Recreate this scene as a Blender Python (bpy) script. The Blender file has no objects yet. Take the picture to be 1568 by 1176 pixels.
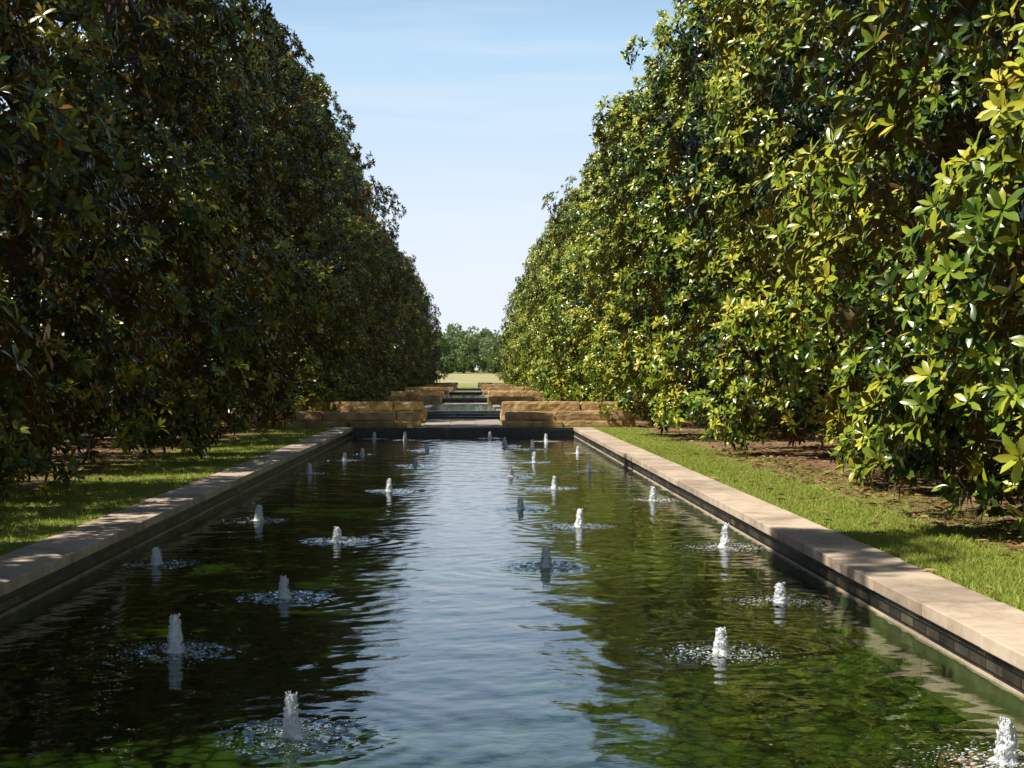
import bpy, bmesh, math, random
import numpy as np
from mathutils import Vector, Matrix, noise as mnoise

random.seed(7)
rng = np.random.default_rng(11)
scene = bpy.context.scene
scene.view_settings.view_transform = 'Standard'
scene.view_settings.look = 'None'
scene.view_settings.exposure = 0
R = math.radians

# ------------------------------------------------------------------ camera
EYE = 1.6
FPX = 2266.0
cam_d = bpy.data.cameras.new("camera")
cam = bpy.data.objects.new("camera", cam_d)
scene.collection.objects.link(cam)
cam_d.sensor_width = 36
cam_d.lens = 36 * FPX / 1568
cam_d.clip_start = 0.1
cam_d.clip_end = 6000
YAW = math.atan(64 / FPX)
PITCH = math.atan(13 / FPX)
cam.location = (0, 0, EYE)
cam.rotation_euler = (R(90) - PITCH, 0, -YAW)
scene.camera = cam
CM = cam.rotation_euler.to_matrix()

def ground_pt(px, py, z):
    d = CM @ Vector(((px - 784) / FPX, (588 - py) / FPX, -1))
    t = (z - EYE) / d.z
    return Vector((d.x * t, d.y * t, z))

# ------------------------------------------------------------------ light
SUN_EL, SUN_ROT = 55.0, 253.0
el, ro = R(SUN_EL), R(SUN_ROT)
sdir = Vector((math.sin(ro) * math.cos(el), math.cos(ro) * math.cos(el), math.sin(el)))
sd = bpy.data.lights.new("sun", 'SUN')
sd.energy = 5.0
sd.angle = R(0.53)
sd.color = (1.0, 0.94, 0.83)
so = bpy.data.objects.new("sun", sd)
scene.collection.objects.link(so)
so.rotation_euler = sdir.to_track_quat('Z', 'Y').to_euler()
so.location = (-40, -10, 60)

w = bpy.data.worlds.new("World")
scene.world = w
w.use_nodes = True
nt = w.node_tree
nt.nodes.clear()
out = nt.nodes.new('ShaderNodeOutputWorld')
bg = nt.nodes.new('ShaderNodeBackground')
sky = nt.nodes.new('ShaderNodeTexSky')
sky.sky_type = 'NISHITA'
sky.sun_disc = False
sky.sun_elevation = el
sky.sun_rotation = ro
sky.altitude = 100
sky.air_density = 1.0
sky.dust_density = 0.6
sky.ozone_density = 1.5
bg.inputs['Strength'].default_value = 0.07
tc = nt.nodes.new('ShaderNodeTexCoord')
# summer haze: pale towards the horizon
sp = nt.nodes.new('ShaderNodeSeparateXYZ')
nt.links.new(tc.outputs['Generated'], sp.inputs[0])
hr = nt.nodes.new('ShaderNodeValToRGB')
he = hr.color_ramp.elements
he[0].position, he[0].color = 0.0, (0.72, 0.77, 0.83, 1)
he[1].position, he[1].color = 0.32, (0.26, 0.48, 0.76, 1)
e_ = he.new(0.11); e_.color = (0.64, 0.73, 0.85, 1)
e_ = he.new(0.20); e_.color = (0.45, 0.63, 0.82, 1)
nt.links.new(sp.outputs['Z'], hr.inputs['Fac'])
hs = nt.nodes.new('ShaderNodeMixRGB'); hs.blend_type = 'MULTIPLY'
hs.inputs['Fac'].default_value = 1
hs.inputs['Color2'].default_value = (18.0, 17.9, 17.6, 1)
nt.links.new(hr.outputs['Color'], hs.inputs['Color1'])
hf = nt.nodes.new('ShaderNodeMapRange')
hf.inputs['From Min'].default_value = 0.22
hf.inputs['From Max'].default_value = 0.42
hf.inputs['To Min'].default_value = 0.94
hf.inputs['To Max'].default_value = 0.0
nt.links.new(sp.outputs['Z'], hf.inputs['Value'])
hm = nt.nodes.new('ShaderNodeMixRGB')
nt.links.new(hf.outputs[0], hm.inputs['Fac'])
nt.links.new(sky.outputs['Color'], hm.inputs['Color1'])
nt.links.new(hs.outputs['Color'], hm.inputs['Color2'])
mp = nt.nodes.new('ShaderNodeMapping')
mp.inputs['Scale'].default_value = (1.2, 1.2, 15)
mp.inputs['Rotation'].default_value = (0, R(2.5), 0)
mp.inputs['Location'].default_value = (0.3, 0, 0.45)
nz = nt.nodes.new('ShaderNodeTexNoise')
nz.inputs['Scale'].default_value = 2.0
nz.inputs['Detail'].default_value = 7
nz.inputs['Roughness'].default_value = 0.55
cr = nt.nodes.new('ShaderNodeValToRGB')
cr.color_ramp.elements[0].position = 0.45
cr.color_ramp.elements[0].color = (0, 0, 0, 1)
cr.color_ramp.elements[1].position = 0.75
cr.color_ramp.elements[1].color = (0.6, 0.6, 0.6, 1)
mx = nt.nodes.new('ShaderNodeMixRGB')
mx.inputs['Color2'].default_value = (13.0, 13.5, 14.3, 1)
nt.links.new(tc.outputs['Generated'], mp.inputs['Vector'])
nt.links.new(mp.outputs[0], nz.inputs['Vector'])
nt.links.new(nz.outputs['Fac'], cr.inputs['Fac'])
cf0 = nt.nodes.new('ShaderNodeMath'); cf0.operation = 'MULTIPLY'
nt.links.new(cr.outputs['Color'], cf0.inputs[0])
nt.links.new(hf.outputs[0], cf0.inputs[1])
nt.links.new(cf0.outputs[0], mx.inputs['Fac'])
nt.links.new(hm.outputs['Color'], mx.inputs['Color1'])
nt.links.new(mx.outputs['Color'], bg.inputs['Color'])
nt.links.new(bg.outputs[0], out.inputs[0])

# ------------------------------------------------------------------ material helpers
def new_mat(name):
    m = bpy.data.materials.new(name)
    m.use_nodes = True
    n = m.node_tree
    n.nodes.clear()
    o = n.nodes.new('ShaderNodeOutputMaterial')
    p = n.nodes.new('ShaderNodeBsdfPrincipled')
    n.links.new(p.outputs[0], o.inputs[0])
    return m, n, p, o

def ramp(n, stops):
    c = n.nodes.new('ShaderNodeValToRGB')
    e = c.color_ramp.elements
    e[0].position, e[0].color = stops[0][0], (*stops[0][1], 1)
    e[1].position, e[1].color = stops[-1][0], (*stops[-1][1], 1)
    for pz, cl in stops[1:-1]:
        x = e.new(pz)
        x.color = (*cl, 1)
    return c

def noise_node(n, scale, detail=5, rough=0.6, coord='Object', sc=None):
    t = n.nodes.new('ShaderNodeTexCoord')
    z = n.nodes.new('ShaderNodeTexNoise')
    z.inputs['Scale'].default_value = scale
    z.inputs['Detail'].default_value = detail
    z.inputs['Roughness'].default_value = rough
    if sc:
        m = n.nodes.new('ShaderNodeMapping')
        m.inputs['Scale'].default_value = sc
        n.links.new(t.outputs[coord], m.inputs[0])
        n.links.new(m.outputs[0], z.inputs['Vector'])
    else:
        n.links.new(t.outputs[coord], z.inputs['Vector'])
    return z

def bump(n, p, src, strength, dist):
    b = n.nodes.new('ShaderNodeBump')
    b.inputs['Strength'].default_value = strength
    b.inputs['Distance'].default_value = dist
    n.links.new(src, b.inputs['Height'])
    n.links.new(b.outputs[0], p.inputs['Normal'])
    return b

def stone_mat(name, stops, scale, rough=0.8, bs=0.5, bd=0.01, tint=True, stain=False):
    m, n, p, o = new_mat(name)
    z = noise_node(n, scale, 6, 0.65)
    c = ramp(n, stops)
    n.links.new(z.outputs['Fac'], c.inputs['Fac'])
    col = c.outputs['Color']
    if tint:
        a = n.nodes.new('ShaderNodeAttribute')
        a.attribute_name = 'tint'
        mr = n.nodes.new('ShaderNodeMapRange')
        mr.inputs['To Min'].default_value = 0.74
        mr.inputs['To Max'].default_value = 1.12
        n.links.new(a.outputs['Fac'], mr.inputs['Value'])
        h = n.nodes.new('ShaderNodeHueSaturation')
        n.links.new(mr.outputs[0], h.inputs['Value'])
        n.links.new(col, h.inputs['Color'])
        col = h.outputs[0]
    if stain:
        zs = noise_node(n, 0.8, 6, 0.75)
        cs = ramp(n, [(0.36, (0.55, 0.52, 0.50)), (0.52, (1, 1, 1))])
        n.links.new(zs.outputs['Fac'], cs.inputs['Fac'])
        q = n.nodes.new('ShaderNodeMixRGB'); q.blend_type = 'MULTIPLY'; q.inputs['Fac'].default_value = 0.8
        n.links.new(col, q.inputs['Color1'])
        n.links.new(cs.outputs['Color'], q.inputs['Color2'])
        col = q.outputs[0]
    n.links.new(col, p.inputs['Base Color'])
    p.inputs['Roughness'].default_value = rough
    z2 = noise_node(n, scale * 6, 4, 0.7)
    bump(n, p, z2.outputs['Fac'], bs, bd)
    return m

M_cop = stone_mat("limestone_coping", [(0.3, (0.56, 0.43, 0.31)), (0.55, (0.74, 0.59, 0.44)), (0.75, (0.79, 0.65, 0.51))], 4, 0.75, 0.3, 0.004, True, True)
M_wallstone = stone_mat("sandstone_block", [(0.3, (0.32, 0.17, 0.07)), (0.5, (0.66, 0.43, 0.22)), (0.7, (0.78, 0.57, 0.34))], 3.0, 0.85, 0.7, 0.02)
M_dark = stone_mat("dark_granite", [(0.3, (0.012, 0.012, 0.013)), (0.7, (0.05, 0.048, 0.045))], 6, 0.35, 0.2, 0.003, False)
M_pave = stone_mat("paving_stone", [(0.3, (0.42, 0.33, 0.27)), (0.7, (0.62, 0.52, 0.44))], 1.2, 0.8, 0.2, 0.003)
M_bark = stone_mat("magnolia_bark", [(0.3, (0.03, 0.024, 0.018)), (0.7, (0.10, 0.082, 0.065))], 9, 0.9, 0.6, 0.01, False)

# pool wall: slate courses
m, n, p, o = new_mat("pool_wall_slate")
t = n.nodes.new('ShaderNodeTexCoord')
br = n.nodes.new('ShaderNodeTexBrick')
br.inputs['Scale'].default_value = 1.0
br.inputs['Brick Width'].default_value = 0.30
br.inputs['Row Height'].default_value = 0.075
br.inputs['Mortar Size'].default_value = 0.008
br.inputs['Color1'].default_value = (0.13, 0.115, 0.088, 1)
br.inputs['Color2'].default_value = (0.035, 0.034, 0.030, 1)
br.inputs['Mortar'].default_value = (0.012, 0.012, 0.011, 1)
sx = n.nodes.new('ShaderNodeSeparateXYZ')
cx = n.nodes.new('ShaderNodeCombineXYZ')
n.links.new(t.outputs['Object'], sx.inputs[0])
ad = n.nodes.new('ShaderNodeMath')
n.links.new(sx.outputs['X'], ad.inputs[0])
n.links.new(sx.outputs['Y'], ad.inputs[1])
n.links.new(ad.outputs[0], cx.inputs['X'])
n.links.new(sx.outputs['Z'], cx.inputs['Y'])
n.links.new(cx.outputs[0], br.inputs['Vector'])
zz = noise_node(n, 2.2, 6, 0.7)
c2 = ramp(n, [(0.35, (0.4, 0.4, 0.4)), (0.7, (1.6, 1.5, 1.35))])
n.links.new(zz.outputs['Fac'], c2.inputs['Fac'])
mm = n.nodes.new('ShaderNodeMixRGB'); mm.blend_type = 'MULTIPLY'; mm.inputs['Fac'].default_value = 1
n.links.new(br.outputs['Color'], mm.inputs['Color1'])
n.links.new(c2.outputs['Color'], mm.inputs['Color2'])
n.links.new(mm.outputs[0], p.inputs['Base Color'])
p.inputs['Roughness'].default_value = 0.5
bump(n, p, br.outputs['Fac'], -0.5, 0.01)
M_slate = m

# pool floor
m, n, p, o = new_mat("pool_floor_cobble")
t = n.nodes.new('ShaderNodeTexCoord')
v = n.nodes.new('ShaderNodeTexVoronoi')
v.feature = 'DISTANCE_TO_EDGE'
v.inputs['Scale'].default_value = 5.5
n.links.new(t.outputs['Object'], v.inputs['Vector'])
c = ramp(n, [(0.0, (0.008, 0.012, 0.004)), (0.12, (0.12, 0.155, 0.024)), (0.5, (0.21, 0.255, 0.04))])
n.links.new(v.outputs['Distance'], c.inputs['Fac'])
z = noise_node(n, 0.9, 5)
c2 = ramp(n, [(0.3, (0.35, 0.38, 0.30)), (0.7, (1, 1, 1))])
n.links.new(z.outputs['Fac'], c2.inputs['Fac'])
mm = n.nodes.new('ShaderNodeMixRGB')
mm.blend_type = 'MULTIPLY'
mm.inputs['Fac'].default_value = 1
n.links.new(c.outputs['Color'], mm.inputs['Color1'])
n.links.new(c2.outputs['Color'], mm.inputs['Color2'])
n.links.new(mm.outputs[0], p.inputs['Base Color'])
p.inputs['Roughness'].default_value = 0.9
M_floor = m

# water
m = bpy.data.materials.new("pool_water")
m.use_nodes = True
n = m.node_tree
n.nodes.clear()
o = n.nodes.new('ShaderNodeOutputMaterial')
fr = n.nodes.new('ShaderNodeFresnel')
fr.inputs['IOR'].default_value = 1.68
tr = n.nodes.new('ShaderNodeBsdfTransparent')
tr.inputs['Color'].default_value = (0.46, 0.62, 0.36, 1)
gl = n.nodes.new('ShaderNodeBsdfGlossy')
gl.inputs['Roughness'].default_value = 0.01
gl.inputs['Color'].default_value = (0.95, 0.97, 1, 1)
ms = n.nodes.new('ShaderNodeMixShader')
zz = noise_node(n, 7, 3, 0.55, 'Object', (1, 1.6, 1))
b = n.nodes.new('ShaderNodeBump')
b.inputs['Strength'].default_value = 0.2
b.inputs['Distance'].default_value = 0.01
n.links.new(zz.outputs['Fac'], b.inputs['Height'])
n.links.new(b.outputs[0], gl.inputs['Normal'])
n.links.new(b.outputs[0], fr.inputs['Normal'])
n.links.new(fr.outputs[0], ms.inputs[0])
n.links.new(tr.outputs[0], ms.inputs[1])
n.links.new(gl.outputs[0], ms.inputs[2])
n.links.new(ms.outputs[0], o.inputs[0])
M_water = m

# foam
m, n, p, o = new_mat("water_foam")
p.inputs['Base Color'].default_value = (0.86, 0.89, 0.91, 1)
p.inputs['Roughness'].default_value = 0.25
z = noise_node(n, 70, 3)
bump(n, p, z.outputs['Fac'], 0.8, 0.008)
M_foam = m

# leaves
def leaf_mat(name, stops, back, rough=0.28, transl=0.22, tcol=(0.30, 0.36, 0.03), spec=0.5):
    m, n, p, o = new_mat(name)
    a = n.nodes.new('ShaderNodeAttribute')
    a.attribute_name = 'tint'
    c = ramp(n, stops)
    n.links.new(a.outputs['Fac'], c.inputs['Fac'])
    g = n.nodes.new('ShaderNodeNewGeometry')
    mxx = n.nodes.new('ShaderNodeMixRGB')
    n.links.new(g.outputs['Backfacing'], mxx.inputs['Fac'])
    n.links.new(c.outputs['Color'], mxx.inputs['Color1'])
    mxx.inputs['Color2'].default_value = (*back, 1)
    n.links.new(mxx.outputs[0], p.inputs['Base Color'])
    mr = n.nodes.new('ShaderNodeMapRange')
    mr.inputs['To Min'].default_value = rough
    mr.inputs['To Max'].default_value = 0.6
    n.links.new(g.outputs['Backfacing'], mr.inputs['Value'])
    n.links.new(mr.outputs[0], p.inputs['Roughness'])
    p.inputs['Specular IOR Level'].default_value = spec
    if transl > 0:
        tb = n.nodes.new('ShaderNodeBsdfTranslucent')
        tb.inputs['Color'].default_value = (*tcol, 1)
        mi = n.nodes.new('ShaderNodeMixShader')
        mi.inputs[0].default_value = transl
        n.links.new(p.outputs[0], mi.inputs[1])
        n.links.new(tb.outputs[0], mi.inputs[2])
        n.links.new(mi.outputs[0], o.inputs[0])
    return m

M_leaf = leaf_mat("magnolia_leaf",  # leaf colours brightened to paint in the sun on the right row
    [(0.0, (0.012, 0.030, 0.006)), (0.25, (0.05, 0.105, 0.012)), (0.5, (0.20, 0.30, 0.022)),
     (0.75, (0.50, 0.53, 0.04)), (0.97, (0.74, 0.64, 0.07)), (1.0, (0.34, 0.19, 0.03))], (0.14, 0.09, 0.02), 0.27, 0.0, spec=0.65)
M_leaf_shade = leaf_mat("shaded_magnolia_leaf",  # darker copy of the leaf colours with the shade painted in
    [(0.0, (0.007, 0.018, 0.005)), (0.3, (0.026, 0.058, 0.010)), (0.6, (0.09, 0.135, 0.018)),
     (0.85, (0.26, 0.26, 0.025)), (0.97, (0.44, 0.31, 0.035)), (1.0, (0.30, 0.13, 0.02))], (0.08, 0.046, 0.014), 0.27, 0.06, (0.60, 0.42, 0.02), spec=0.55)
M_far = leaf_mat("broadleaf_foliage",  # pale tone with raised blue stands in for distance haze
    [(0.0, (0.09, 0.14, 0.06)), (0.5, (0.22, 0.30, 0.12)), (1.0, (0.38, 0.45, 0.20))], (0.16, 0.22, 0.10), 0.6, 0.15, (0.35, 0.45, 0.15), 0.3)
M_grass = leaf_mat("grass_blade",
    [(0.0, (0.15, 0.21, 0.03)), (0.6, (0.38, 0.45, 0.07)), (1.0, (0.64, 0.56, 0.22))], (0.32, 0.38, 0.06), 0.6, 0.0, spec=0.25)
M_dry = leaf_mat("dry_leaf",
    [(0.0, (0.10, 0.05, 0.025)), (0.6, (0.30, 0.16, 0.07)), (1.0, (0.50, 0.33, 0.16))], (0.25, 0.16, 0.08), 0.55, 0.0)

# ground
m, n, p, o = new_mat("lawn_and_mulch")
g = n.nodes.new('ShaderNodeNewGeometry')
s = n.nodes.new('ShaderNodeSeparateXYZ')
n.links.new(g.outputs['Position'], s.inputs[0])
def math_n(op, a, b=None, v=None):
    q = n.nodes.new('ShaderNodeMath')
    q.operation = op
    n.links.new(a, q.inputs[0])
    if b is not None: n.links.new(b, q.inputs[1])
    if v is not None: q.inputs[1].default_value = v
    return q.outputs[0]
xo = math_n('ADD', s.outputs['X'], v=0.40)
xa = math_n('ABSOLUTE', xo)
zz = noise_node(n, 0.9, 5, 0.7)
zo = math_n('MULTIPLY', zz.outputs['Fac'], v=4.8)
sm = math_n('ADD', xa, zo)
mr = n.nodes.new('ShaderNodeMapRange')
mr.inputs['From Min'].default_value = 7.3
mr.inputs['From Max'].default_value = 8.7
n.links.new(sm, mr.inputs['Value'])
mr2 = n.nodes.new('ShaderNodeMapRange')
mr2.inputs['From Min'].default_value = 20
mr2.inputs['From Max'].default_value = 23
mr2.inputs['To Min'].default_value = 1
mr2.inputs['To Max'].default_value = 0
n.links.new(xa, mr2.inputs['Value'])
mr3 = n.nodes.new('ShaderNodeMapRange')
mr3.inputs['From Min'].default_value = 195
mr3.inputs['From Max'].default_value = 200
mr3.inputs['To Min'].default_value = 1
mr3.inputs['To Max'].default_value = 0
n.links.new(s.outputs['Y'], mr3.inputs['Value'])
f = math_n('MULTIPLY', mr.outputs[0], mr2.outputs[0])
f = math_n('MULTIPLY', f, mr3.outputs[0])
zg = noise_node(n, 14, 6, 0.75)
cg = ramp(n, [(0.3, (0.17, 0.20, 0.035)), (0.55, (0.33, 0.37, 0.06)), (0.75, (0.50, 0.45, 0.16))])
n.links.new(zg.outputs['Fac'], cg.inputs['Fac'])
zm = noise_node(n, 9, 7, 0.8)
cm = ramp(n, [(0.3, (0.10, 0.055, 0.025)), (0.55, (0.34, 0.21, 0.10)), (0.75, (0.60, 0.44, 0.24))])
n.links.new(zm.outputs['Fac'], cm.inputs['Fac'])
mxx = n.nodes.new('ShaderNodeMixRGB')
n.links.new(f, mxx.inputs['Fac'])
n.links.new(cg.outputs[0], mxx.inputs['Color1'])
n.links.new(cm.outputs[0], mxx.inputs['Color2'])
mr4 = n.nodes.new('ShaderNodeMapRange')
mr4.inputs['From Min'].default_value = 195
mr4.inputs['From Max'].default_value = 215
n.links.new(s.outputs['Y'], mr4.inputs['Value'])
mx2 = n.nodes.new('ShaderNodeMixRGB')
n.links.new(mr4.outputs[0], mx2.inputs['Fac'])
n.links.new(mxx.outputs[0], mx2.inputs['Color1'])
zf = noise_node(n, 0.15, 6, 0.7)
cf = ramp(n, [(0.3, (0.32, 0.33, 0.11)), (0.7, (0.60, 0.52, 0.28))])
n.links.new(zf.outputs['Fac'], cf.inputs['Fac'])
n.links.new(cf.outputs[0], mx2.inputs['Color2'])
n.links.new(mx2.outputs[0], p.inputs['Base Color'])
p.inputs['Roughness'].default_value = 0.95
bump(n, p, zm.outputs['Fac'], 0.6, 0.05)
M_ground = m

# ------------------------------------------------------------------ mesh helpers
def link(ob):
    scene.collection.objects.link(ob)
    return ob

def mesh_np(name, V, faces_flat, loop_total, mats, tint=None, mat_idx=None, smooth=True):
    me = bpy.data.meshes.new(name)
    nv = len(V)
    loop_total = np.asarray(loop_total, dtype=np.int32)
    me.vertices.add(nv)
    me.vertices.foreach_set('co', np.asarray(V, dtype=np.float32).ravel())
    me.loops.add(len(faces_flat))
    me.loops.foreach_set('vertex_index', np.asarray(faces_flat, dtype=np.int32))
    me.polygons.add(len(loop_total))
    ls = np.concatenate(([0], np.cumsum(loop_total)[:-1])).astype(np.int32)
    me.polygons.foreach_set('loop_start', ls)
    me.polygons.foreach_set('loop_total', loop_total)
    me.polygons.foreach_set('use_smooth', np.full(len(loop_total), smooth, dtype=bool))
    for mt in mats: me.materials.append(mt)
    if mat_idx is not None:
        me.polygons.foreach_set('material_index', np.asarray(mat_idx, dtype=np.int32))
    if tint is not None:
        a = me.attributes.new('tint', 'FLOAT', 'POINT')
        a.data.foreach_set('value', np.asarray(tint, dtype=np.float32))
    me.update(calc_edges=True)
    me.validate()
    return me

class Boxes:
    def __init__(s): s.V = []; s.F = []; s.T = []
    def box(s, x0, x1, y0, y1, z0, z1, t=None):
        b = len(s.V)
        t = random.random() if t is None else t
        s.V += [(x0, y0, z0), (x1, y0, z0), (x1, y1, z0), (x0, y1, z0), (x0, y0, z1), (x1, y0, z1), (x1, y1, z1), (x0, y1, z1)]
        s.T += [t] * 8
        for f in [(0, 3, 2, 1), (4, 5, 6, 7), (0, 1, 5, 4), (1, 2, 6, 5), (2, 3, 7, 6), (3, 0, 4, 7)]:
            s.F.append([b + i for i in f])
    def obj(s, name, mat, bevel=0.0, parent=None):
        me = mesh_np(name, s.V, [i for f in s.F for i in f], [4] * len(s.F), [mat], s.T, smooth=False)
        ob = link(bpy.data.objects.new(name, me))
        if bevel:
            mo = ob.modifiers.new('bevel', 'BEVEL')
            mo.width = bevel
            mo.segments = 2
        if parent: ob.parent = parent
        return ob

def empty(name, loc=(0, 0, 0)):
    e = bpy.data.objects.new(name, None)
    e.location = loc
    return link(e)

# ------------------------------------------------------------------ ground sheet with pool opening
PX0, PX1, PY0, PY1 = -3.62, 3.20, 3.5, 45.4
WZ = -0.26
CW = 0.55
xs = [-2500, -600, -150, -60, -25, PX0 - CW + 0.02, PX1 + CW - 0.02, 25, 60, 150, 600, 2500]
ys = [-800, -200, -40, PY0 - 0.3, PY1 + 0.3, 100, 150, 198, 206, 215, 230, 250, 280, 320, 380, 600, 1200, 3500]
def gz(y):
    pts = [(-1e4, -0.015), (198, -0.015), (206, 0.45), (215, 0.8), (250, 1.35), (320, 2.6), (380, 3.0), (3500, 3.0)]
    for (a, za), (b_, zb) in zip(pts, pts[1:]):
        if a <= y <= b_: return za + (zb - za) * (y - a) / (b_ - a)
    return 3.0
V = [(x, y, gz(y)) for y in ys for x in xs]
F = []
nx = len(xs)
for j in range(len(ys) - 1):
    for i in range(nx - 1):
        if xs[i] == PX0 - CW + 0.02 and ys[j] == PY0 - 0.3: continue
        F += [j * nx + i, j * nx + i + 1, (j + 1) * nx + i + 1, (j + 1) * nx + i]
link(bpy.data.objects.new("ground", mesh_np("ground", V, F, [4] * (len(F) // 4), [M_ground], smooth=False)))

# ------------------------------------------------------------------ pool
pool = empty("reflecting_pool")
b = Boxes()
FZ = -0.62
b.box(PX0 - 0.3, PX1 + 0.3, PY0 - 0.3, PY1 + 0.3, FZ - 0.2, FZ)
b.obj("floor", M_floor, 0, pool)
b = Boxes()
b.box(PX0 - 0.4, PX0, PY0, PY1, FZ + 0.002, -0.10)
b.box(PX1, PX1 + 0.4, PY0, PY1, FZ + 0.002, -0.10)
b.obj("side_walls", M_slate, 0, pool)
b = Boxes()
b.box(PX0 - 0.4, PX1 + 0.4, PY1 + 0.002, PY1 + 0.4, FZ + 0.002, -0.10)
b.box(PX0 - 0.4, PX1 + 0.4, PY0 - 0.4, PY0 - 0.002, FZ + 0.002, -0.10)
b.box(PX0 - 0.02, PX1 + 0.02, PY1 - 0.03, PY1 + 0.35, -0.098, -0.004)
b.obj("end_walls", M_dark, 0, pool)
b = Boxes()
b.box(PX0, PX0 + 0.012, PY0, PY1, FZ + 0.004, WZ + 0.016)
b.box(PX1 - 0.012, PX1, PY0, PY1, FZ + 0.004, WZ + 0.016)
b.obj("waterline_ledge", M_cop, 0, pool)
b = Boxes()
for (xa_, xb_) in ((PX0 - CW, PX0 + 0.03), (PX1 - 0.03, PX1 + CW)):
    y = PY0 - 0.5
    while y < PY1 + 0.4:
        L = 1.22
        y2 = min(y + L, PY1 + 0.45)
        dz = random.uniform(-0.003, 0.003)
        b.box(xa_ + random.uniform(-.005, .005), xb_ + random.uniform(-.005, .005), y + 0.005, y2 - 0.005, -0.097, 0.0 + dz)
        y = y2
x = PX0 + 0.034
while x < PX1 - 0.04:
    x2 = min(x + 1.13, PX1 - 0.034)
    b.box(x + 0.003, x2 - 0.003, PY0 - 0.5, PY0 + 0.03, -0.097, 0.001)
    x = x2
b.obj("coping", M_cop, 0.008, pool)

JP = [(447, 1128), (1540, 1166), (268, 998), (1104, 1000), (435, 915), (1195, 922), (240, 864), (836, 868), (1111, 838),
      (516, 828), (396, 797), (888, 806), (797, 780), (1000, 766), (596, 752), (849, 748), (782, 730), (474, 725), (902, 722),
      (636, 713), (528, 705), (555, 696), (818, 708), (654, 690), (885, 694), (573, 672), (620, 674), (750, 671), (836, 676), (773, 683), (815, 688)]
JW = [ground_pt(a, c_, WZ) for a, c_ in JP]

# water surface
xw = np.arange(PX0, PX1 + 0.026, 0.026)
xw[-1] = PX1
yw = np.concatenate([np.arange(PY0, 17, 0.025), np.arange(17, 30, 0.045), np.arange(30, PY1 + 0.05, 0.07)])
yw[-1] = PY1
X, Y = np.meshgrid(xw, yw)
H = np.zeros_like(X)
for i in range(54):
    lam = 0.12 * (9 ** rng.random())
    th = rng.uniform(0, 2 * np.pi)
    k = 2 * np.pi / lam
    sl = 0.0046 * rng.uniform(0.5, 1.3)
    H += sl / k * np.sin(k * (X * np.cos(th) + Y * np.sin(th)) + rng.uniform(0, 6.28))
for q in JW:
    rr = np.hypot(X - q.x, Y - q.y)
    lam = 0.12 + 0.05 * rr
    k = 2 * np.pi / lam
    rag = 0.8 + 0.2 * np.sin(3 * np.arctan2(Y - q.y, X - q.x) + q.x * 5)
    H += 0.0042 * rag * np.cos(k * rr) * np.exp(-rr / 0.75) * np.clip(rr / 0.1, 0, 1)
    ch = np.exp(-((rr - 0.24) / 0.21) ** 2)
    msk = ch > 0.02
    H[msk] += rng.normal(0, 0.0055, msk.sum()) * ch[msk]
V = np.stack([X, Y, WZ + H], -1).reshape(-1, 3)
ny_, nx_ = X.shape
I = np.arange(ny_ * nx_).reshape(ny_, nx_)
F = np.stack([I[:-1, :-1], I[:-1, 1:], I[1:, 1:], I[1:, :-1]], -1).reshape(-1)
wo = link(bpy.data.objects.new("water", mesh_np("water", V, F, [4] * (len(F) // 4), [M_water])))
wo.parent = pool

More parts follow.
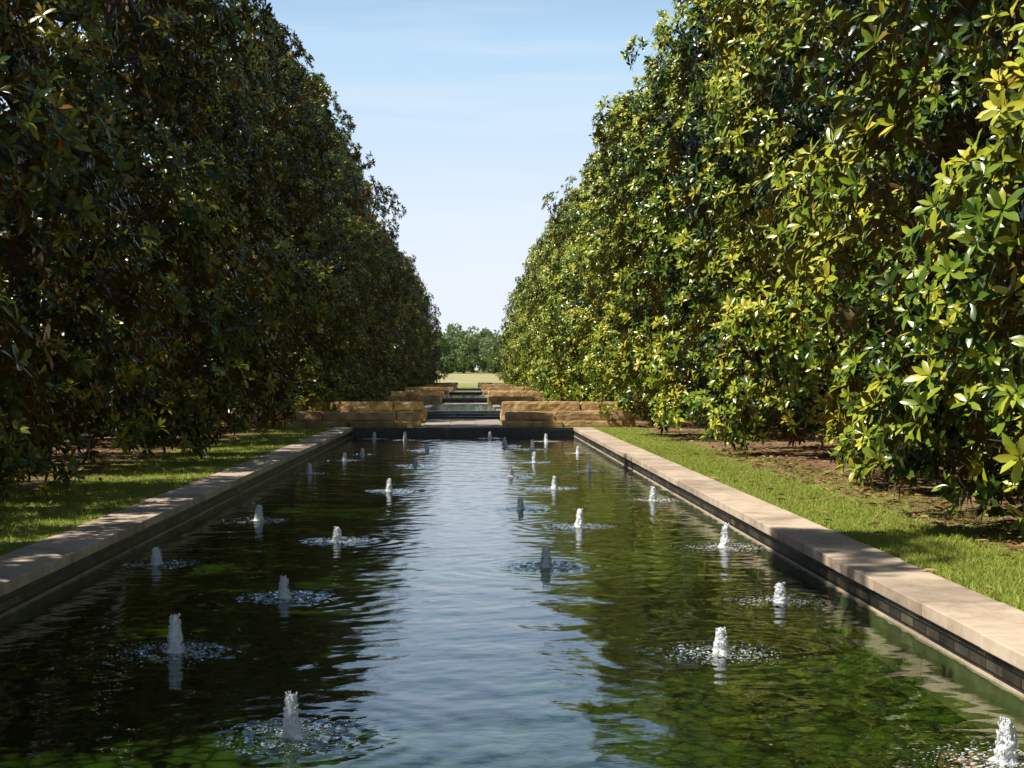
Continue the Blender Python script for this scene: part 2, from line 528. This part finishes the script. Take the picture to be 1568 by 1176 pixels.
# ------------------------------------------------------------------ fountain jets
ico = bmesh.new()
bmesh.ops.create_icosphere(ico, subdivisions=1, radius=1)
IV = np.array([v.co[:] for v in ico.verts])
IF = np.array([[v.index for v in f.verts] for f in ico.faces])
ico.free()
def jet_mesh(seed):
    r = random.Random(seed)
    V, F = [], []
    def blob(c, sx_, sy_, sz_):
        b0 = len(V)
        a = r.random() * 6.28
        for q in IV:
            k = r.uniform(0.8, 1.2)
            x_, y_ = q[0] * math.cos(a) - q[1] * math.sin(a), q[0] * math.sin(a) + q[1] * math.cos(a)
            V.append((c[0] + x_ * sx_ * k, c[1] + y_ * sy_ * k, c[2] + q[2] * sz_ * k))
        for f in IF: F.append([b0 + int(i) for i in f])
    segs, rings = 18, 30
    Ht = r.uniform(0.21, 0.24)
    lean = (r.uniform(-.012, .012), r.uniform(-.012, .012))
    b0 = len(V)
    for j in range(rings):
        t_ = j / (rings - 1)
        rad = 0.054 * (1 - 0.52 * t_) * (1.0 if t_ < 0.80 else math.sqrt(max(0.015, 1 - ((t_ - 0.80) / 0.21) ** 2))) + 0.020 * math.exp(-t_ * 14)
        for i in range(segs):
            a = i / segs * 6.283
            nn = mnoise.noise(Vector((math.cos(a) * 1.3 + seed * 7, math.sin(a) * 1.3, t_ * 3.0)))
            n2 = mnoise.noise(Vector((math.cos(a) * 3.5 + seed * 3, math.sin(a) * 3.5, t_ * 9)))
            q = rad * (1 + 0.45 * nn + 0.42 * n2)
            V.append((math.cos(a) * q + lean[0] * t_, math.sin(a) * q + lean[1] * t_, -0.01 + t_ * Ht))
    for j in range(rings - 1):
        for i in range(segs):
            F.append([b0 + j * segs + i, b0 + j * segs + (i + 1) % segs, b0 + (j + 1) * segs + (i + 1) % segs, b0 + (j + 1) * segs + i])
    F.append([b0 + (rings - 1) * segs + i for i in range(segs)])
    for _ in range(140):
        t_ = r.random() ** 1.2
        a = r.random() * 6.28
        d = 0.048 * (1 - 0.5 * t_) + r.random() * 0.013
        q = r.uniform(0.002, 0.007)
        blob((math.cos(a) * d, math.sin(a) * d, t_ * Ht * 0.98), q, q, q * 1.8)
    for _ in range(36):
        a = r.random() * 6.28
        d = r.uniform(.05, .24)
        q = r.uniform(0.001, 0.0028)
        blob((math.cos(a) * d, math.sin(a) * d, r.uniform(0.01, 0.09)), q, q, q)
    for _ in range(720):
        a = r.random() * 6.28
        d = abs(r.gauss(0.21, 0.12)) + 0.045
        q = r.uniform(0.0015, 0.0066) * max(.3, 1.2 - d)
        st = r.uniform(1, 3.0)
        blob((math.cos(a) * d, math.sin(a) * d, 0.002), q * st, q, q * 0.35)
    flat = [i for f in F for i in f]
    return mesh_np("water_jet", V, flat, [len(f) for f in F], [M_foam])
jets = [jet_mesh(i) for i in range(4)]
for i, q in enumerate(JW):
    ob = link(bpy.data.objects.new("fountain_jet", jets[i % 4]))
    ob.location = q
    ob.rotation_euler = (0, 0, random.random() * 6.28)
    s_ = random.uniform(0.88, 1.08)
    ob.scale = (s_, s_, s_ * random.uniform(0.75, 1.12))
M_pl = stone_mat("plinth_stone", [(0.35, (0.28, 0.13, 0.055)), (0.65, (0.70, 0.38, 0.19))], 5, 0.9, 0.3, 0.005, False)
b = Boxes()
for q in JW:
    if q.x > 2.2:
        b.box(q.x - 0.26, q.x + 0.26, q.y - 0.24, q.y + 0.24, FZ + 0.002, WZ - 0.008)
b.obj("jet_plinths", M_pl, 0.01, pool)

# ------------------------------------------------------------------ sandstone walls, cascades and walks
def rough_block(V, F, T, x0, x1, y0, y1, z0, z1, seed, amp=0.045):
    nxs = max(3, int((x1 - x0) / 0.14)); nys = max(2, int((y1 - y0) / 0.18)); nzs = 4
    idx = {}
    def vert(i, j, k):
        if (i, j, k) in idx: return idx[(i, j, k)]
        p = Vector((x0 + (x1 - x0) * i / nxs, y0 + (y1 - y0) * j / nys, z0 + (z1 - z0) * k / nzs))
        c = Vector(((x0 + x1) / 2, (y0 + y1) / 2, (z0 + z1) / 2))
        nn = Vector((mnoise.noise(p * 2.3 + Vector((seed, 0, 0))), mnoise.noise(p * 2.3 + Vector((0, seed, 5))), mnoise.noise(p * 2.1 + Vector((9, 0, seed))) * 0.5))
        n2 = Vector((mnoise.noise(p * 8 + Vector((seed, 3, 0))), mnoise.noise(p * 8 + Vector((2, seed, 0))), mnoise.noise(p * 8 + Vector((0, 3, seed))) * .4))
        e = sum(1 for a, m_ in ((i, nxs), (j, nys), (k, nzs)) if a in (0, m_))
        p = p + nn * amp + n2 * amp * 0.7
        if e >= 2:
            p += (c - p).normalized() * 0.025 * (e - 1)
        V.append(tuple(p)); T.append((seed * 0.618) % 1)
        idx[(i, j, k)] = len(V) - 1
        return idx[(i, j, k)]
    for i in range(nxs):
        for j in range(nys):
            F.append([vert(i, j, 0), vert(i, j + 1, 0), vert(i + 1, j + 1, 0), vert(i + 1, j, 0)])
            F.append([vert(i, j, nzs), vert(i + 1, j, nzs), vert(i + 1, j + 1, nzs), vert(i, j + 1, nzs)])
    for i in range(nxs):
        for k in range(nzs):
            F.append([vert(i, 0, k), vert(i + 1, 0, k), vert(i + 1, 0, k + 1), vert(i, 0, k + 1)])
            F.append([vert(i + 1, nys, k), vert(i, nys, k), vert(i, nys, k + 1), vert(i + 1, nys, k + 1)])
    for j in range(nys):
        for k in range(nzs):
            F.append([vert(0, j + 1, k), vert(0, j, k), vert(0, j, k + 1), vert(0, j + 1, k + 1)])
            F.append([vert(nxs, j, k), vert(nxs, j + 1, k), vert(nxs, j + 1, k + 1), vert(nxs, j, k + 1)])

def stone_wall(xa_, xb_, y, seed):
    V, F, T = [], [], []
    r = random.Random(seed)
    sd_ = seed * 10.0
    for row, (ya, yb, courses) in enumerate([(y, y + 0.75, [(-0.03, 0.19), (0.19, 0.46)]), (y + 4.2, y + 4.9, [(-0.03, 0.40), (0.40, 0.70)])]):
        for ci, (za, zb) in enumerate(courses):
            x_ = xa_ + r.uniform(-.12, .12)
            end = xb_ + r.uniform(-.1, .1)
            while x_ < end - 0.3:
                L = r.uniform(1.3, 2.8)
                x2 = min(x_ + L, end)
                if end - x2 < 0.6: x2 = end
                sd_ += 1.37
                jz = r.uniform(-.015, .015)
                rough_block(V, F, T, x_ + 0.006, x2 - 0.006, ya + ci * 0.10 + r.uniform(-.05, .05), yb + r.uniform(-.04, .04), za, zb - 0.004 + (jz if zb > .42 else 0), sd_, 0.034)
                x_ = x2
    me = mesh_np("sandstone_wall", V, [i for f in F for i in f], [4] * len(F), [M_wallstone], T, smooth=False)
    link(bpy.data.objects.new("sandstone_wall", me))

SECT = [46.3, 80.0, 113.0, 148.0, 184.0]
for k, D in enumerate(SECT):
    stone_wall(-6.9 if k == 0 else -5.4, -1.55, D, 3 + k * 2)
    stone_wall(1.08, 5.3 if k == 0 else 5.6, D, 4 + k * 2)
    b = Boxes()
    y = D - (0.85 if k == 0 else 9.0)
    ye = D + 8
    while y < ye:
        y2 = min(y + 1.5, ye)
        x = -1.5
        while x < 1.02:
            b.box(x + .004, x + .83, y + .004, y2 - .004, -0.05, 0.012)
            x += 0.84
        y = y2
    b.obj("stone_walk", M_pave)
    if k < 4:
        cas = empty("water_cascade")
        b = Boxes()
        y0 = D + 8.1
        xl, xr = -2.0, 1.35
        for i in range(3):
            b.box(xl, xr, y0 + i * 1.6, y0 + (i + 1) * 1.6 if i < 2 else y0 + 3.8, -0.05, 0.07 * (i + 1) + 0.01)
        y1 = SECT[k + 1] - 9.6
        b.obj("granite_steps", M_dark, 0.01, cas)
        b = Boxes()
        for i in range(2):
            b.box(xl + 0.15, xr - 0.15, y0 + i * 1.6 + 0.12, y0 + (i + 1) * 1.6 - 0.004, 0.07 * (i + 1) + 0.014, 0.07 * (i + 1) + 0.022)
        b.obj("tread_water", M_water, 0, cas)
        b = Boxes()
        b.box(xl, xl + 0.30, y0 + 3.81, y1, -0.05, 0.235)
        b.box(xr - 0.30, xr, y0 + 3.81, y1, -0.05, 0.235)
        b.box(xl + 0.305, xr - 0.305, y1 - 0.4, y1, -0.05, 0.233)
        b.obj("basin_rim", M_pave, 0.01, cas)
        b = Boxes()
        b.box(xl + 0.3005, xr - 0.3005, y0 + 3.802, y1 - 0.402, 0.03, 0.212)
        b.obj("basin_water", M_water, 0, cas)
        b = Boxes()
        b.box(xl + 0.31, xr - 0.31, y0 + 3.82, y1 - 0.41, -0.04, 0.02)
        b.obj("basin_floor", M_dark, 0, cas)

# ------------------------------------------------------------------ magnolia trees
LT = np.array([[0.0, 0.0, 0.0], [0.30, -0.17, 0.035], [0.30, 0.0, 0.0], [0.30, 0.17, 0.035],
               [0.70, -0.165, 0.01], [0.70, 0.0, -0.025], [0.70, 0.165, 0.01], [1.0, 0.0, -0.10]])
LF = [[0, 1, 2], [0, 2, 3], [1, 4, 5, 2], [2, 5, 6, 3], [4, 7, 5], [5, 7, 6]]
LFf = np.array([i for f in LF for i in f])
LFt = np.array([len(f) for f in LF])

def norm(a): return a / np.maximum(np.linalg.norm(a, axis=-1, keepdims=True), 1e-9)

def rosettes(P, A, S, tint, rg, nl=9):
    N = len(P)
    ref = np.where(np.abs(A[:, 2:3]) < 0.9, np.array([[0, 0, 1.0]]), np.array([[1.0, 0, 0]]))
    U = norm(np.cross(ref, A)); W = np.cross(A, U)
    k = np.arange(nl)
    az = k[None] * 2.39996 + rg.uniform(0, 6.28, (N, 1)) + rg.normal(0, .25, (N, nl))
    eln = np.radians(-4 + 62 * (k / nl))[None] + rg.normal(0, .16, (N, nl))
    Lg = S[:, None] * (1.0 - 0.35 * (k / nl))[None] * rg.uniform(.8, 1.15, (N, nl))
    ca, sa, ce, se = np.cos(az)[..., None], np.sin(az)[..., None], np.cos(eln)[..., None], np.sin(eln)[..., None]
    rad = ca * U[:, None] + sa * W[:, None]
    d = ce * rad + se * A[:, None]
    side = -sa * U[:, None] + ca * W[:, None]
    roll = rg.normal(0, .3, (N, nl))[..., None]
    nrm = np.cross(d, side)
    side2 = side * np.cos(roll) + nrm * np.sin(roll)
    nrm2 = np.cross(d, side2)
    base = P[:, None] + rad * 0.01 + A[:, None] * (0.02 * k / nl)[None, :, None]
    T = LT[None, None]
    L = Lg[..., None, None]
    Vv = base[:, :, None] + L * (T[..., 0:1] * d[:, :, None] + T[..., 1:2] * side2[:, :, None] + T[..., 2:3] * nrm2[:, :, None])
    tt = np.clip(tint[:, None] + rg.normal(0, .10, (N, nl)) + 0.10 * (k / nl)[None], 0, 0.97)
    odd = (rg.random((N, nl)) < 0.008) & (S[:, None] < 0.255)
    tt[odd] = 1.0
    tt = np.repeat(tt.reshape(-1), 8)
    return Vv.reshape(-1, 3), tt

def tube(V, F, pts, rads, segs=7):
    b0 = len(V)
    pts = [Vector(p_) for p_ in pts]
    for i, p_ in enumerate(pts):
        d = (pts[min(i + 1, len(pts) - 1)] - pts[max(i - 1, 0)]).normalized()
        u = d.orthogonal().normalized(); v_ = d.cross(u)
        for s_ in range(segs):
            a = s_ / segs * 6.2832
            q = p_ + (u * math.cos(a) + v_ * math.sin(a)) * rads[i]
            V.append(tuple(q))
    for i in range(len(pts) - 1):
        for s_ in range(segs):
            F.append([b0 + i * segs + s_, b0 + i * segs + (s_ + 1) % segs, b0 + (i + 1) * segs + (s_ + 1) % segs, b0 + (i + 1) * segs + s_])

def profile(t_):
    lo = np.clip(t_ / 0.10, 0, 1) ** 0.6 * 0.08 + 0.92
    return lo * (1 - np.clip((t_ - 0.12) / 0.88, 0, 1) ** 2.9) ** 0.85 * (1 - 0.05 * t_)

def magnolia(seed, Ht=15.0, Rm=3.45, nclump=200, per=27):
    rg = np.random.default_rng(seed)
    cen, crad = [], []
    ph = rg.uniform(0, 6.28, 6)
    for i in range(nclump):
        t_ = ((i + rg.random()) / nclump) ** 1.12
        a = i * 2.39996 + rg.normal(0, .35)
        env = Rm * profile(np.array(t_)) * (1 + 0.11 * math.sin(2 * a + ph[0] + t_ * 5) + 0.10 * math.sin(3 * a + ph[1] - t_ * 9) + 0.15 * math.sin(t_ * 19 + ph[2] + a) + 0.07 * math.sin(t_ * 37 + ph[3] - 2 * a))
        cr_ = rg.uniform(0.40, 1.0) * (1 - 0.35 * t_)
        rr = max(0.0, env - cr_ * rg.uniform(0.05, 1.3))
        cen.append((rr * math.cos(a), rr * math.sin(a), 0.95 + t_ * (Ht - 1.4)))
        crad.append(cr_)
    for i in range(26):
        a = i * 2.39996 + rg.normal(0, .2)
        rr = Rm * rg.uniform(.55, .98)
        cen.append((rr * math.cos(a), rr * math.sin(a), rg.uniform(.5, 1.1)))
        crad.append(rg.uniform(.4, .65))
    cen = np.array(cen); crad = np.array(crad)
    P, A, S, T = [], [], [], []
    for c_, r_ in zip(cen, crad):
        nn = int(per * (r_ / 0.75) ** 2) + 3
        d = norm(rg.normal(0, 1, (nn, 3)))
        outw = norm(np.array([[c_[0], c_[1], 0.15 * r_]]))
        fl = (d @ outw[0]) < -0.2
        d[fl] = d[fl] - 2 * (d[fl] @ outw[0])[:, None] * outw
        rad = r_ * rg.uniform(0.6, 1.08, (nn, 1))
        p_ = c_ + d * rad * np.array([1, 1, 0.85])
        lowm = p_[:, 2] < 0.22
        p_[lowm, 2] = 0.2 + rg.random(lowm.sum()) * .35
        ax = norm(d * 0.7 + outw * 0.75 + np.array([0, 0, 0.55]) + rg.normal(0, .22, (nn, 3)))
        P.append(p_); A.append(ax)
        S.append(rg.uniform(.175, .25, nn))
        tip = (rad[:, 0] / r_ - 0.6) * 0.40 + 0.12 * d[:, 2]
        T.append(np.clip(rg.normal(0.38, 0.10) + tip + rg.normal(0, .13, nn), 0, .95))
    nf = 1000
    t_ = rg.random(nf)
    a = rg.uniform(0, 6.28, nf)
    rr = Rm * profile(t_) * rg.uniform(.42, .74, nf)
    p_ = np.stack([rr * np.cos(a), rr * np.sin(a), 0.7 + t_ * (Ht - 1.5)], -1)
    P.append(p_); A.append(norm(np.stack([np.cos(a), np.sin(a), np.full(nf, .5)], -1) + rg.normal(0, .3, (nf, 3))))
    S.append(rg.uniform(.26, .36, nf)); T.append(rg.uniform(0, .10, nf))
    P = np.concatenate(P); A = np.concatenate(A); S = np.concatenate(S); T = np.concatenate(T)
    LV, LTt = rosettes(P, A, S, T, rg)
    nleaf = len(LV) // 8
    Fl = (LFf[None] + 8 * np.arange(nleaf)[:, None]).reshape(-1)
    Ft = np.tile(LFt, nleaf)
    V, F = [], []
    pts = [(0, 0, -0.1), (0, 0, 0.1)] + [(0.06 * math.sin(i * 1.3 + seed), 0.06 * math.cos(i * 1.7), 0.1 + i * (Ht - 1.5) / 10) for i in range(1, 11)]
    tube(V, F, pts, [0.25, 0.19] + [0.17 * (1 - i / 11) + 0.02 for i in range(1, 11)], 10)
    for c_ in cen[::4]:
        zb = max(0.4, c_[2] - rg.uniform(1.2, 2.6))
        q1 = (c_[0] * .3 + rg.normal(0, .08), c_[1] * .3 + rg.normal(0, .08), zb * .55 + c_[2] * .45)
        q2 = (c_[0] * .6 + rg.normal(0, .12), c_[1] * .6 + rg.normal(0, .12), zb * .25 + c_[2] * .75)
        q3 = (c_[0] * .88, c_[1] * .88, c_[2])
        r0 = 0.05 * (1 - zb / (Ht + 2)) + 0.01
        tube(V, F, [(0, 0, zb), q1, q2, q3], [r0, r0 * .7, r0 * .4, 0.004], 5)
    nv = len(LV)
    bv = np.array(V)
    bf = np.array([i for f in F for i in f]) + nv
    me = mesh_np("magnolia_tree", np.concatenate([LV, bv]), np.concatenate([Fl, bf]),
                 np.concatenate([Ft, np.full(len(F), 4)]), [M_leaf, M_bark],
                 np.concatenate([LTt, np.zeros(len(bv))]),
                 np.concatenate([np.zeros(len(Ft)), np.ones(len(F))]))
    return me

TM = [magnolia(101), magnolia(202, 15.4, 3.4), magnolia(303, 14.4, 3.5), magnolia(404, 15.0, 3.35)]
def plant(x, y, s=1.0, sz=1.0, shaded=False):
    ob = link(bpy.data.objects.new("magnolia_tree", TM[random.randrange(4)]))
    ob.location = (x, y, -0.02)
    ob.rotation_euler = (0, 0, random.random() * 6.28)
    ob.scale = (s, s, s * sz)
    if shaded:  # row shade comes from swapping in the darker leaf colours
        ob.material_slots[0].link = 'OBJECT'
        ob.material_slots[0].material = M_leaf_shade
y = -6.0
while y < 196:
    plant(7.85 + random.uniform(-.3, .3), y + 3.0 + random.uniform(-.5, .5), random.uniform(.92, 1.10), random.uniform(.90, 1.08))
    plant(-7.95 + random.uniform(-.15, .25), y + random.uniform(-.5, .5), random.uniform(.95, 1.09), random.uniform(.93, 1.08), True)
    if y < 60:
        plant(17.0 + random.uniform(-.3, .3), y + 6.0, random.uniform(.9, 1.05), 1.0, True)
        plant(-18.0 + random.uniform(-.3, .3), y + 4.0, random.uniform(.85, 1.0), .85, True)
    y += 8.3

# ------------------------------------------------------------------ distant tree line
rg = np.random.default_rng(5)
Pq, Tq = [], []
tV, tF = [], []
def far_tree(x, y, h, r_, rg, nleaf):
    zb = gz(y)
    nb = 18
    for _ in range(nb):
        a = rg.uniform(0, 6.28); q = r_ * rg.uniform(0, .8)
        cz = zb + h * rg.uniform(.12, .84)
        cr_ = r_ * rg.uniform(.28, .5)
        k_ = nleaf // nb
        d = norm(rg.normal(0, 1, (k_, 3))) * rg.uniform(.6, 1.05, (k_, 1)) * cr_
        Pq.append(np.array([x + q * math.cos(a), y + q * math.sin(a), cz]) + d)
        Tq.append(np.clip(rg.normal(.5, .18) + d[:, 2] / cr_ * .2 + rg.normal(0, .12, k_), 0, 1))
    tube(tV, tF, [(x, y, zb - .2), (x, y, zb + h * .7)], [.3, .1], 6)
for row, yy in enumerate((283, 298, 315)):
    for i in range(80):
        x = -160 + i * 4.0 + rg.uniform(-1.5, 1.5)
        near = abs(x) < 30
        far_tree(x, yy + rg.uniform(-5, 5), rg.uniform(6.0, 10.5) * (1 + .06 * row), rg.uniform(2.8, 4.4), rg, 1900 if near else 400)
Pq = np.concatenate(Pq); Tq = np.concatenate(Tq)
N = len(Pq)
d1 = norm(rg.normal(0, 1, (N, 3))); d2 = norm(np.cross(d1, norm(rg.normal(0, 1, (N, 3)))))
sz = rg.uniform(.22, .42, (N, 1)) * np.where(np.abs(Pq[:, :1]) < 34, 1, 1.7)
LV = np.stack([Pq - d1 * sz, Pq + d2 * sz * .6, Pq + d1 * sz, Pq - d2 * sz * .6], 1).reshape(-1, 3)
bf = np.array([i for f in tF for i in f]) + len(LV)
me = mesh_np("distant_treeline", np.concatenate([LV, np.array(tV)]), np.concatenate([np.arange(4 * N), bf]),
             np.full(N + len(tF), 4), [M_far, M_bark], np.concatenate([np.repeat(Tq, 4), np.zeros(len(tV))]),
             np.concatenate([np.zeros(N), np.ones(len(tF))]), smooth=False)
link(bpy.data.objects.new("distant_treeline", me))

# ------------------------------------------------------------------ grass blades
def blades(n_, x0, x1, y0, y1, bias=1.6):
    x = rg.uniform(x0, x1, n_)
    y = y0 + (y1 - y0) * rg.random(n_) ** bias
    h = rg.uniform(.02, .05, n_) * (1 + 0.5 * (rg.random(n_) < .1))
    a = rg.uniform(0, 6.28, n_)
    wd = rg.uniform(.003, .006, n_)
    lean = rg.normal(0, .03, (n_, 2))
    z = np.full(n_, -0.018)
    p0 = np.stack([x - wd * np.cos(a), y - wd * np.sin(a), z], -1)
    p1 = np.stack([x + wd * np.cos(a), y + wd * np.sin(a), z], -1)
    p2 = np.stack([x + lean[:, 0], y + lean[:, 1], z + h], -1)
    return np.stack([p0, p1, p2], 1).reshape(-1, 3), np.repeat(np.clip(rg.normal(.5, .22, n_), 0, 1), 3)
gv, gt = [], []
for args in [(80000, PX1 + CW + .01, 4.9, 8, 32), (18000, 4.9, 6.0, 8, 32), (80000, -6.1, PX0 - CW - .01, 8, 34), (14000, -7.4, -6.1, 8, 34), (22000, PX1 + CW + .01, 5.2, 30, 46), (22000, -6.0, PX0 - CW - .01, 30, 46)]:
    a_, b_ = blades(*args)
    gv.append(a_); gt.append(b_)
gv = np.concatenate(gv); gt = np.concatenate(gt)
link(bpy.data.objects.new("grass", mesh_np("grass", gv, np.arange(len(gv)), np.full(len(gv) // 3, 3), [M_grass], gt, smooth=False)))

def litter(n_, x0, x1, y0, y1):
    x = rg.uniform(x0, x1, n_); y = y0 + (y1 - y0) * rg.random(n_) ** 1.4
    P = np.stack([x, y, np.full(n_, 0.005)], -1)
    a = rg.uniform(0, 6.28, n_)
    d = np.stack([np.cos(a), np.sin(a), rg.normal(0, .15, n_)], -1)
    s_ = np.stack([-np.sin(a), np.cos(a), rg.normal(0, .25, n_)], -1)
    nn = np.cross(d, s_)
    L = rg.uniform(.10, .18, n_)[:, None, None]
    T = LT[None]
    return (P[:, None] + L * (T[..., 0:1] * d[:, None] + T[..., 1:2] * s_[:, None] + (0.06 + T[..., 2:3]) * nn[:, None])).reshape(-1, 3)
lv = np.concatenate([litter(4500, 5.2, 11, 9, 60), litter(900, 4.9, 6.3, 9, 32), litter(4500, -12, -6.3, 9, 60), litter(120, 3.8, 5.2, 9, 40), litter(160, -6.3, -4.2, 9, 40)])
nl = len(lv) // 8
link(bpy.data.objects.new("fallen_leaves", mesh_np("fallen_leaves", lv, (LFf[None] + 8 * np.arange(nl)[:, None]).reshape(-1), np.tile(LFt, nl), [M_dry], np.repeat(rg.random(nl), 8))))

# ------------------------------------------------------------------ small things
m, n, p, o = new_mat("galvanised_metal")
p.inputs['Base Color'].default_value = (0.35, 0.35, 0.33, 1); p.inputs['Roughness'].default_value = 0.5; p.inputs['Metallic'].default_value = 0.4
M_metal = m
m, n, p, o = new_mat("pink_plastic")
p.inputs['Base Color'].default_value = (0.8, 0.05, 0.22, 1); p.inputs['Roughness'].default_value = 0.5
M_pink = m
def uplight(loc):
    e = empty("garden_light", loc)
    b = Boxes(); b.box(-.16, .16, -.12, .12, 0, .09); b.box(-.03, .03, -.03, .03, .09, .28); b.obj("base", M_cop, .01, e)
    b = Boxes(); b.box(-.07, .07, -.05, .05, .28, .40); b.box(-.09, .09, -.08, .06, .40, .42); b.obj("lamp_head", M_metal, .006, e)
uplight(ground_pt(135, 700, -0.015))
def flag(loc):
    e = empty("marker_flag", loc)
    b = Boxes(); b.box(-.002, .002, -.002, .002, 0, .25); b.obj("wire", M_metal, 0, e)
    V = [(0.002, 0, .20), (.035, .008, .203), (.06, -.004, .20), (0.002, 0, .25), (.035, .009, .25), (.06, -.004, .247)]
    me = mesh_np("pennant", V, [0, 1, 4, 3, 1, 2, 5, 4], [4, 4], [M_pink])
    f_ = link(bpy.data.objects.new("pennant", me)); f_.parent = e
for a_, c_ in ((170, 694), (18, 716), (1090, 702)):
    flag(ground_pt(a_, c_, -0.015))
